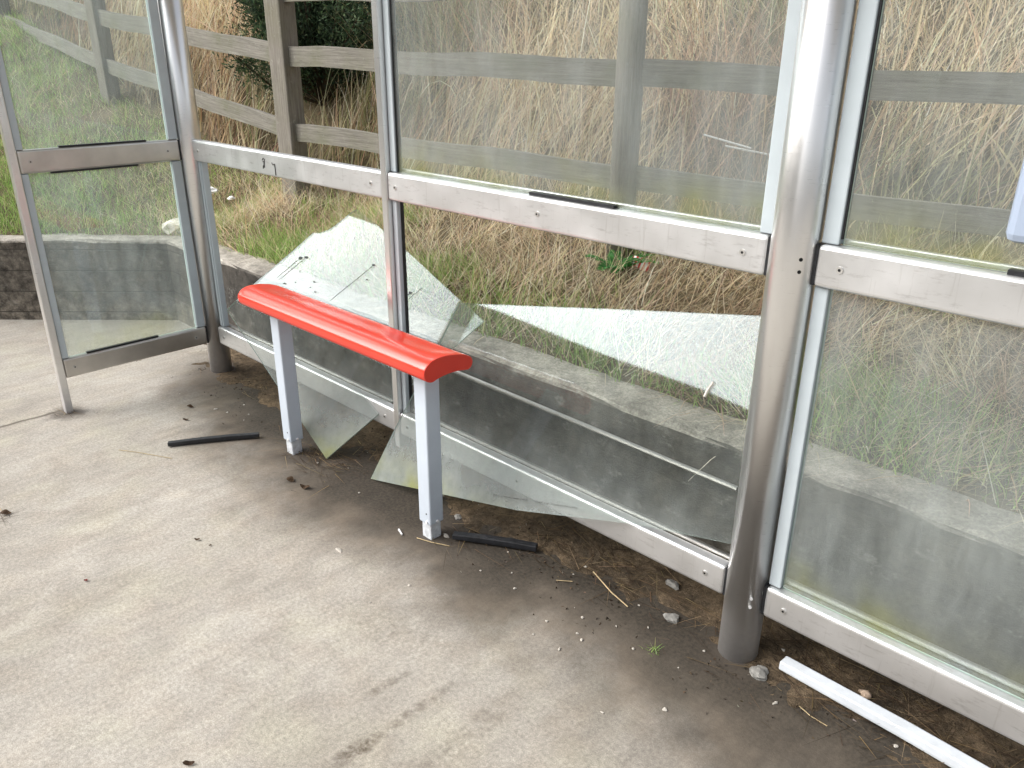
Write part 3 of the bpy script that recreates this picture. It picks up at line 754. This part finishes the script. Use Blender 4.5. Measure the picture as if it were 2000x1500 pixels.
# denser tufts (by the pane's top corner, by the right hand pane, on the lawn)
TX, TY = [], []
for (tx, ty, rr, n_) in ((.02, .95, .16, 900), (.35, .62, .10, 300), (2.72, .62, .18, 1100), (2.95, .52, .14, 700), (-.25, .52, .2, 900), (.9, .55, .2, 600), (1.75, .55, .2, 500), (-2.4, -.1, .45, 3600), (-4.6, .1, .7, 5200), (-1.7, -.2, .3, 1500), (-2.0, -1.2, .6, 3500)):
    TX.append(rng.normal(tx, rr, n_)); TY.append(rng.normal(ty, rr*.8, n_))
X = np.r_[X, X2, *TX]; Y = np.r_[Y, Y2, *TY]; k = wall_dist(X, Y) > .01; X, Y = X[k], Y[k]; N = len(X)
tag(blades('green_grass', X, Y, terr(X, Y)-.01, rng.uniform(.04, .15, N)*np.where(X < -1.0, .7, 1), rng.uniform(.003, .0055, N), rng.uniform(0, 6.28, N), np.abs(rng.normal(.45, .35, N)), rng.normal(.5, .4, N), palette(N, GREEN, (2, 3, 3, 1.5))),
    'short green grass along the wall top and on the lawn at the left', 'grass', kind='stuff')

# straw litter on the soil strip under the panels
X = rng.uniform(-.1, 4.6, 2600); Y = rng.normal(.10, .09, 2600)
k = (Y < .19) & (Y > -.16) & (vnoise(X, Y, 5, 50) > .38); X, Y = X[k], Y[k]
for (cx_, cy_, s_, n_) in ((1.10, -.17, .07, 170), (1.22, -.16, .08, 190), (1.95, -.17, .06, 60), (2.3, .05, .1, 160), (2.6, .09, .1, 200), (3.05, .12, .09, 300), (3.3, .10, .12, 300), (.3, .02, .08, 90), (0.0, -.74, .025, 26), (.765, -1.188, .03, 22)):
    X = np.r_[X, rng.normal(cx_, s_, n_)]; Y = np.r_[Y, rng.normal(cy_, s_*.8, n_)]
k = ((X-L)**2+Y**2 > .062**2) & ((X)**2+Y**2 > .062**2); X, Y = X[k], Y[k]; N = len(X)
az_ = np.where(rng.random(N) < .5, rng.normal(-.2, .35, N), rng.uniform(0, 6.28, N))
tag(blades('straw_litter', X, Y, np.maximum(soil_z(X, Y), 0)+.002+rng.random(N)*.006, rng.gamma(2.5, .028, N), rng.uniform(.0012, .0030, N), az_, rng.normal(1.5, .05, N), rng.normal(.04, .06, N),
    palette(N, [(.34, .26, .15), (.24, .17, .09), (.16, .11, .06), (.05, .036, .024), (.08, .055, .035)], (.8, 2, 3, 6, 5))), 'loose straw and dead stalks scattered on the dirt under the panels', 'straw', kind='stuff')

X = rng.uniform(-.1, 4.5, 3200); Y = rng.normal(.0, .10, 3200); k = (Y < .19) & (vnoise(X, Y, 4, 51) > .35) & ((X-L)**2+Y**2 > .06**2) & (X**2+Y**2 > .06**2); X, Y = X[k], Y[k]; N = len(X)
tag(blades('soil_crumbs', X, Y, np.maximum(soil_z(X, Y), 0), rng.uniform(.003, .009, N), rng.uniform(.003, .010, N), rng.uniform(0, 6.28, N), rng.normal(1.0, .4, N), rng.normal(.6, .3, N),
    palette(N, [(.05, .037, .025), (.09, .066, .042), (.15, .11, .07), (.03, .024, .018), (.26, .24, .21)], (4, 4, 2, 3, .6), .3), nseg=2), 'dark crumbs of soil and grit along the foot of the panels', 'soil', kind='stuff')

# ------------------------------------------------------------------ bush, fern, shrubs
def leaf_mesh(name, pts, dirs, ln, wd, colr, parent):
    N = len(pts); d = dirs/np.linalg.norm(dirs, axis=1, keepdims=True)
    a = np.cross(d, rng.normal(0, 1, (N, 3))); a /= np.linalg.norm(a, axis=1, keepdims=True)
    V = np.stack([pts, pts+d*ln[:, None]*.5+a*wd[:, None]/2, pts+d*ln[:, None], pts+d*ln[:, None]*.5-a*wd[:, None]/2], 1).reshape(-1, 3)
    me = bpy.data.meshes.new(name); me.vertices.add(N*4); me.vertices.foreach_set('co', V.reshape(-1).astype(np.float32))
    me.loops.add(N*4); me.loops.foreach_set('vertex_index', np.arange(N*4, dtype=np.int32))
    me.polygons.add(N); me.polygons.foreach_set('loop_start', np.arange(0, N*4, 4, dtype=np.int32)); me.update(calc_edges=True)
    ca = me.color_attributes.new('tint', 'FLOAT_COLOR', 'POINT')
    ca.data.foreach_set('color', np.repeat(np.concatenate([colr, np.ones((N, 1))], 1)[:, None], 4, 1).reshape(-1).astype(np.float32))
    return link(name, me, 'blade', parent)
def bush(loc, r, n, cols, label, nb=60, ln=(.02, .045)):
    z = float(terr(loc[0], loc[1])); b = empty('bush', (loc[0], loc[1], z), label, 'bush')
    bm = bmesh.new(); P, D = [], []
    for i in range(nb):
        th = rng.uniform(0, 6.28); ph = rng.uniform(.1, 1.35); Lb = r[0]*rng.uniform(.7, 1.15)
        e = np.array([math.cos(th)*math.sin(ph)*Lb, math.sin(th)*math.sin(ph)*Lb*.8, math.cos(ph)*r[1]*rng.uniform(.75, 1.1)+.05])
        pts = [np.array([0, 0, 0.]), e*.5+rng.normal(0, .04, 3), e]
        tube_bm([Vector(q) for q in pts], .012, 5, bm, .3)
        for k in range(n//nb):
            t = rng.uniform(.3, 1.05); c = pts[0]*(1-t)**2+2*t*(1-t)*pts[1]+t*t*e
            P.append(c+rng.normal(0, .055, 3)); D.append((e-pts[1])*.6+rng.normal(0, .22, 3))
    from_bm('trunk', bm, 'bark', b)
    P, D = np.array(P), np.array(D); N = len(P)
    leaf_mesh('crown', P, D, rng.uniform(*ln, N), rng.uniform(.006, .014, N), palette(N, cols, [1]*len(cols), .25), b)
bush((-1.40, 1.62), (.68, 1.15), 52000, [(.05, .085, .045), (.07, .115, .055), (.035, .06, .035), (.09, .13, .065)], 'dark green spiny bush behind the fence, seen left of the clear opening')
bush((.75, 3.05), (.75, .8), 9000, [(.035, .055, .035), (.05, .075, .045), (.025, .04, .03)], 'dark green low bush in the tall grass above the round fence post')
# fern-like plant at the round fence post
fx, fy = 1.62, 1.08; f_ = empty('fern_plant', (fx, fy, float(terr(fx, fy))), 'bright green ferny plant growing at the foot of the round fence post', 'plant')
for i in range(9):
    th = rng.uniform(0, 6.28); Lf = rng.uniform(.12, .22); el = rng.uniform(.5, 1.2); P, D = [], []
    bm = bmesh.new(); pts = [Vector((math.cos(th)*Lf*t*math.cos(el*.6), math.sin(th)*Lf*t*math.cos(el*.6), Lf*(t*math.sin(el)-.45*t*t)+.02)) for t in (0, .25, .5, .75, 1)]
    for k in range(1, 40):
        t = k/40; q = pts[min(3, int(t*4))].lerp(pts[min(4, int(t*4)+1)], t*4-int(t*4)); side = 1 if k % 2 else -1
        P.append(q); D.append(np.array([-math.sin(th)*side, math.cos(th)*side, .25])+np.array([math.cos(th), math.sin(th), 0])*.6)
    n = len(P); tt = np.linspace(0, 1, n)
    leaf_mesh('frond', np.array(P), np.array(D), .05*(1-tt*.75)+.008, .014*(1-tt*.5), palette(n, [(.07, .24, .06), (.10, .30, .08), (.05, .17, .05)], (1, 1, 1)), f_)
# little green weed in the crack by the right post
wx, wy = 2.76, -.167; N = 26
wd_ = blades('weed', rng.normal(0, .010, N), rng.normal(0, .010, N), np.zeros(N), rng.uniform(.012, .03, N), np.full(N, .0025), rng.uniform(0, 6.28, N), rng.uniform(.3, 1.1, N), np.full(N, .4), palette(N, GREEN, (1, 2, 2, 0)))
wd_.location = (wx, wy, .002); tag(wd_, 'tiny green weed sprouting from the dirty concrete left of the right post', 'weed')

# ------------------------------------------------------------------ stones, pebbles, litter
def stone_mesh(name, r, squash, seed, material):
    rs = random.Random(seed); bm = bmesh.new(); bmesh.ops.create_icosphere(bm, subdivisions=2, radius=1)
    for v in bm.verts:
        k = 1+.22*math.sin(v.co.x*3+seed)+.18*math.sin(v.co.y*4+seed*2)+rs.uniform(-.09, .09)
        v.co = Vector((v.co.x*k*r*1.15, v.co.y*k*r*.85, v.co.z*k*r*squash))
    me = bpy.data.meshes.new(name); bm.to_mesh(me); bm.free(); me.materials.append(M[material]); return me
pm = [stone_mesh('pebble', .0058, .5, s, 'pale_stone') for s in range(5)]
PEB = [(-.077, -.226), (-.015, -.398), (.157, -.29), (.212, -.344), (.486, -.139), (.44, -.253), (.51, -.234), (.17, .082), (.597, -.176), (-.062, -.459), (.1, -.643), (.234, -.508), (-.32, .077), (-.332, .048),
       (2.068, -.45), (2.289, -.309), (2.05, -.583), (2.485, -.345), (2.576, -.339), (2.671, -.276), (2.57, -.256), (2.595, -.268), (2.536, -.194), (2.549, -.188), (2.473, -.278), (2.628, -.156), (2.387, -.003), (2.516, .044), (2.718, -.197), (2.618, -.035), (2.905, -.319), (3.0, -.3), (2.8, -.435), (2.305, -.234), (2.383, -.055), (2.09, -.08), (3.353, -.031), (3.012, .079), (3.087, -.107), (3.064, -.138), (2.155, -.114), (1.505, -.233), (1.2, -.212)]
PEB = [q for i, q in enumerate(PEB) if i % 4 != 3]
PEB += [(x, y) for x, y in zip(rng.uniform(1.2, 3.3, 8), rng.normal(-.12, .07, 8))]
for i, (x, y) in enumerate(PEB):
    o = bpy.data.objects.new('pebble', pm[i % 5]); col.objects.link(o)
    big = i < 33; s = rng.uniform(.5, 1.1)*(1 if big else .6)
    o.location = (x, y, max(0, float(soil_z(np.array(x), np.array(y)))) + .0015); o.scale = (s, s, s); o.rotation_euler = (0, 0, rng.uniform(0, 6.28))
    tag(o, 'small pale pebble lying on the dirty concrete in front of the panels', 'pebble', 'pale pebbles scattered on the ground')
def stone(x, y, r, sq, seed, mt, name, label, cat='stone', rz=0, group=None):
    o = bpy.data.objects.new(name, stone_mesh(name, r, sq, seed, mt)); col.objects.link(o)
    o.location = (x, y, max(0, float(soil_z(np.array(x), np.array(y))))+r*sq*.6); o.rotation_euler = (.1, .1, rz); return tag(o, label, cat, group)
stone(2.643, .10, .017, .7, 11, 'grey_stone', 'stone', 'grey stone half buried in the soil under the lower rail')
stone(2.719, -.021, .019, .5, 12, 'grey_stone', 'stone', 'dark grey pointed stone on the soil left of the right post', rz=.5)
stone(3.236, .068, .014, .6, 13, 'brown_stone', 'stone', 'pinkish brown stone chip between the white trim strip and the rail')
stone(3.008, -.044, .026, .45, 14, 'grey_stone', 'stone', 'flat grey stone touching the foot of the right post')
stone(1.889, -.088, .014, .35, 15, 'grey_stone', 'stone', 'flat pale grey chip in the dirt behind the right seat leg', rz=1)
stone(1.948, -.196, .010, .5, 16, 'pale_stone', 'stone', 'whitish chip beside the foot of the right seat leg')
stone(1.762, -.494, .010, .3, 17, 'pale_stone', 'stone', 'flat cream chip on the concrete in front of the right seat leg')
# rock on the wall top at the left
rx, ry = -1.02, .37
o = bpy.data.objects.new('rock', stone_mesh('rock', .11, .42, 21, 'rock_white')); col.objects.link(o); o.location = (-1.10, .39, WALL_T+.03); o.rotation_euler = (0, 0, .7)
tag(o, 'cream white rock lying on the wall top behind the left end pane', 'rock')
# small dead leaves and twigs on the concrete
def leaf(x, y, s, rz, mt, label, k=0):
    s = s*.75
    bm = bmesh.new(); n = 7; T = []; Bt = []
    for i in range(n):
        t = i/(n-1); wv = s*.28*math.sin(math.pi*t)**.7*(1+.3*math.sin(5*t+k)); zz = .002+s*.18*math.sin(math.pi*t+k*.6)**2
        T.append(bm.verts.new((s*(t-.5), wv, zz+s*.10))); Bt.append(bm.verts.new((s*(t-.5), -wv, zz)))
    for i in range(n-1): bm.faces.new((T[i], T[i+1], Bt[i+1], Bt[i]))
    bmesh.ops.solidify(bm, geom=bm.faces[:], thickness=.0008)
    o = from_bm('dead_leaf', bm, mt); o.location = (x, y, .001); o.rotation_euler = (0, 0, rz)
    return tag(o, label, 'leaf', 'dead leaves on the concrete')
leaf(.341, -.324, .045, .5, 'leaf_brown', 'curled brown leaf between the left post and the black strip', 1)
leaf(.46, -.401, .034, .8, 'leaf_brown', 'small brown leaf just behind the left black strip', 2)
leaf(1.383, -.791, .026, .7, 'leaf_brown', 'tiny dark leaf on the bare concrete in front of the seat', 3)
leaf(1.445, -.776, .014, 1.3, 'leaf_brown', 'smallest dark leaf crumb on the bare concrete in front of the seat', 5)
leaf(1.355, -1.131, .020, .4, 'leaf_red', 'dark red leaf on the bare concrete near the picture corner', 4)
leaf(2.234, -1.218, .035, .9, 'leaf_brown', 'dark sliver of leaf at the lower edge of the picture', 2)
leaf(.761, -1.186, .05, .9, 'leaf_brown', 'dark shrivelled leaf at the left edge of the picture', 6)
leaf(1.25, -.362, .05, .2, 'twig', 'dark leaf scrap on the dirty concrete in front of the left seat leg', 6)
leaf(1.337, -.354, .055, .4, 'twig', 'dark crumpled leaf scrap on the dirty concrete below the fallen pane tip', 3)
def stalk(pts, r, label, mt='straw'):
    bm = tube_bm([(x, y, z) for x, y, z in pts], r, 5); o = from_bm('dry_stalk', bm, mt); return tag(o, label, 'stalk', 'dry stalks on the ground')
stalk([(.545, -.719, .003), (.62, -.675, .004), (.766, -.600, .003)], .0011, 'long pale stalk on the clean concrete in front of the left black strip')
stalk([(2.433, -.02, .018), (2.53, -.055, .012), (2.602, -.068, .006)], .0018, 'golden stalk lying over the soil edge left of the right post')
stalk([(2.368, -.119, .004), (2.408, -.089, .005)], .0013, 'short pale stalk right of the right black strip')
stalk([(1.886, -.272, .003), (1.94, -.256, .004), (1.998, -.227, .003)], .0016, 'reddish stalk touching the foot of the right seat leg')
stalk([(3.135, -.075, .003), (3.17, -.088, .005), (3.212, -.088, .003)], .0012, 'thin bent stalk in front of the white trim strip')
stalk([(1.862, .003, .015), (1.846, .04, .03)], .0015, 'short stalk sticking out of the soil below the large fallen pane')
for i, (a, b, s) in enumerate((((1.62, 1.78, 1.14), (1.74, 1.84, 1.10), 'upper'), ((1.74, 1.78, 1.13), (1.86, 1.86, 1.09), 'lower'))):
    za = float(terr(a[0], a[1]))+.22; zb = float(terr(b[0], b[1]))+.16
    bm = tube_bm([(a[0]-.05, a[1], za+.02*i), (b[0]+.05, b[1], zb)], .005, 6); tag(from_bm('cane', bm, 'paper_white'), f'{s} of two white canes in tall grass right of the round fence post', 'stick')
# white plastic scrap and litter
o = box('plastic_clip', (-.018, -.0025, 0), (.018, .0025, .005), 'paper_white', None, .001); bm2 = None
o.location = (1.821, -.29, .002); o.rotation_euler = (0, 0, -.35); tag(o, 'white plastic clip lying on the dirt in front of the right seat leg', 'clip')
def crumple(name, x, y, z, s, mt, label, cat):
    bm = bmesh.new(); bmesh.ops.create_icosphere(bm, subdivisions=2, radius=s)
    for v in bm.verts: v.co *= random.uniform(.6, 1.15); v.co.z *= .5
    o = from_bm(name, bm, mt); o.location = (x, y, z); return tag(o, label, cat)
crumple('paper_scrap', -1.25, .66, float(terr(-1.25, .66))+.10, .045, 'paper_white', 'crumpled white paper scrap in the grass beside the left post, larger and higher', 'litter')
crumple('paper_scrap', -1.15, .74, float(terr(-1.15, .74))+.08, .026, 'paper_white', 'small white paper scrap in the grass, lower and further right', 'litter')
# red and white striped packet
g = G('striped_packet'); v = g.coord(); s_ = g.math('FRACT', g.math('MULTIPLY', g.sep(v)[0], 52.0))
M['striped_packet'] = g.done(g.pbsdf(g.mix(g.math('GREATER_THAN', s_, .5), (.82, .80, .78), (.55, .04, .03)), .4))
bm = bm_box((-.04, -.004, -.024), (.04, .004, .024), .003, 1); bmesh.ops.subdivide_edges(bm, edges=bm.edges[:], cuts=3, use_grid_fill=True)
for v_ in bm.verts: v_.co.y += .008*math.sin(v_.co.x*80)+.006*math.sin(v_.co.z*90)
o = from_bm('crisp_packet', bm, 'striped_packet'); o.location = (1.70, 1.16, float(terr(1.70, 1.16))+.045); o.rotation_euler = (-.5, .35, .6)
tag(o, 'crumpled red and white striped packet in the grass beside the round fence post', 'packet')

# ------------------------------------------------------------------ unseen leafy mass, added to make the dark reflections in the fallen panes
def reflection_hedge():
    X = rng.uniform(-40, 0, 26000); T_ = rng.random(26000)
    return X, T_
bm = bmesh.new(); nx = 90
top = [float(np.interp(-42+44*i/nx, (-42, -20, -12, -8, -5, -3, 2), (6.8, 7.4, 7.3, 7.0, 6.9, 6.7, 6.5))) for i in range(nx+1)]
rings = []
for i in range(nx+1):
    x = -42+44*i/nx; h = float(top[i]); j = lambda s: random.uniform(-s, s)
    rings.append([bm.verts.new((x, y, z)) for y, z in ((-13.0, -.2), (-12.7+j(.2), h*.35), (-12.9+j(.2), h*.7), (-13.2, h), (-14.8, h), (-15.4, h*.5), (-15.2, -.2))])
for P, Q in zip(rings, rings[1:]):
    for k in range(6): bm.faces.new((P[k], P[k+1], Q[k+1], Q[k]))
g = G('reflection_hedge_leaf'); v = g.pos(); n = g.noise(v, 9, 6, .75); M['reflection_hedge_leaf'] = g.done(g.pbsdf(g.mix(g.range(n, .3, .7), (.02, .035, .018), (.07, .10, .045)), .8, 0, .2, g.bump(n, 1., .1)))
tag(from_bm('reflection_hedge', bm, 'reflection_hedge_leaf'), 'long dark green leafy mass added behind the camera to darken the pane reflections', 'reflection_hedge')
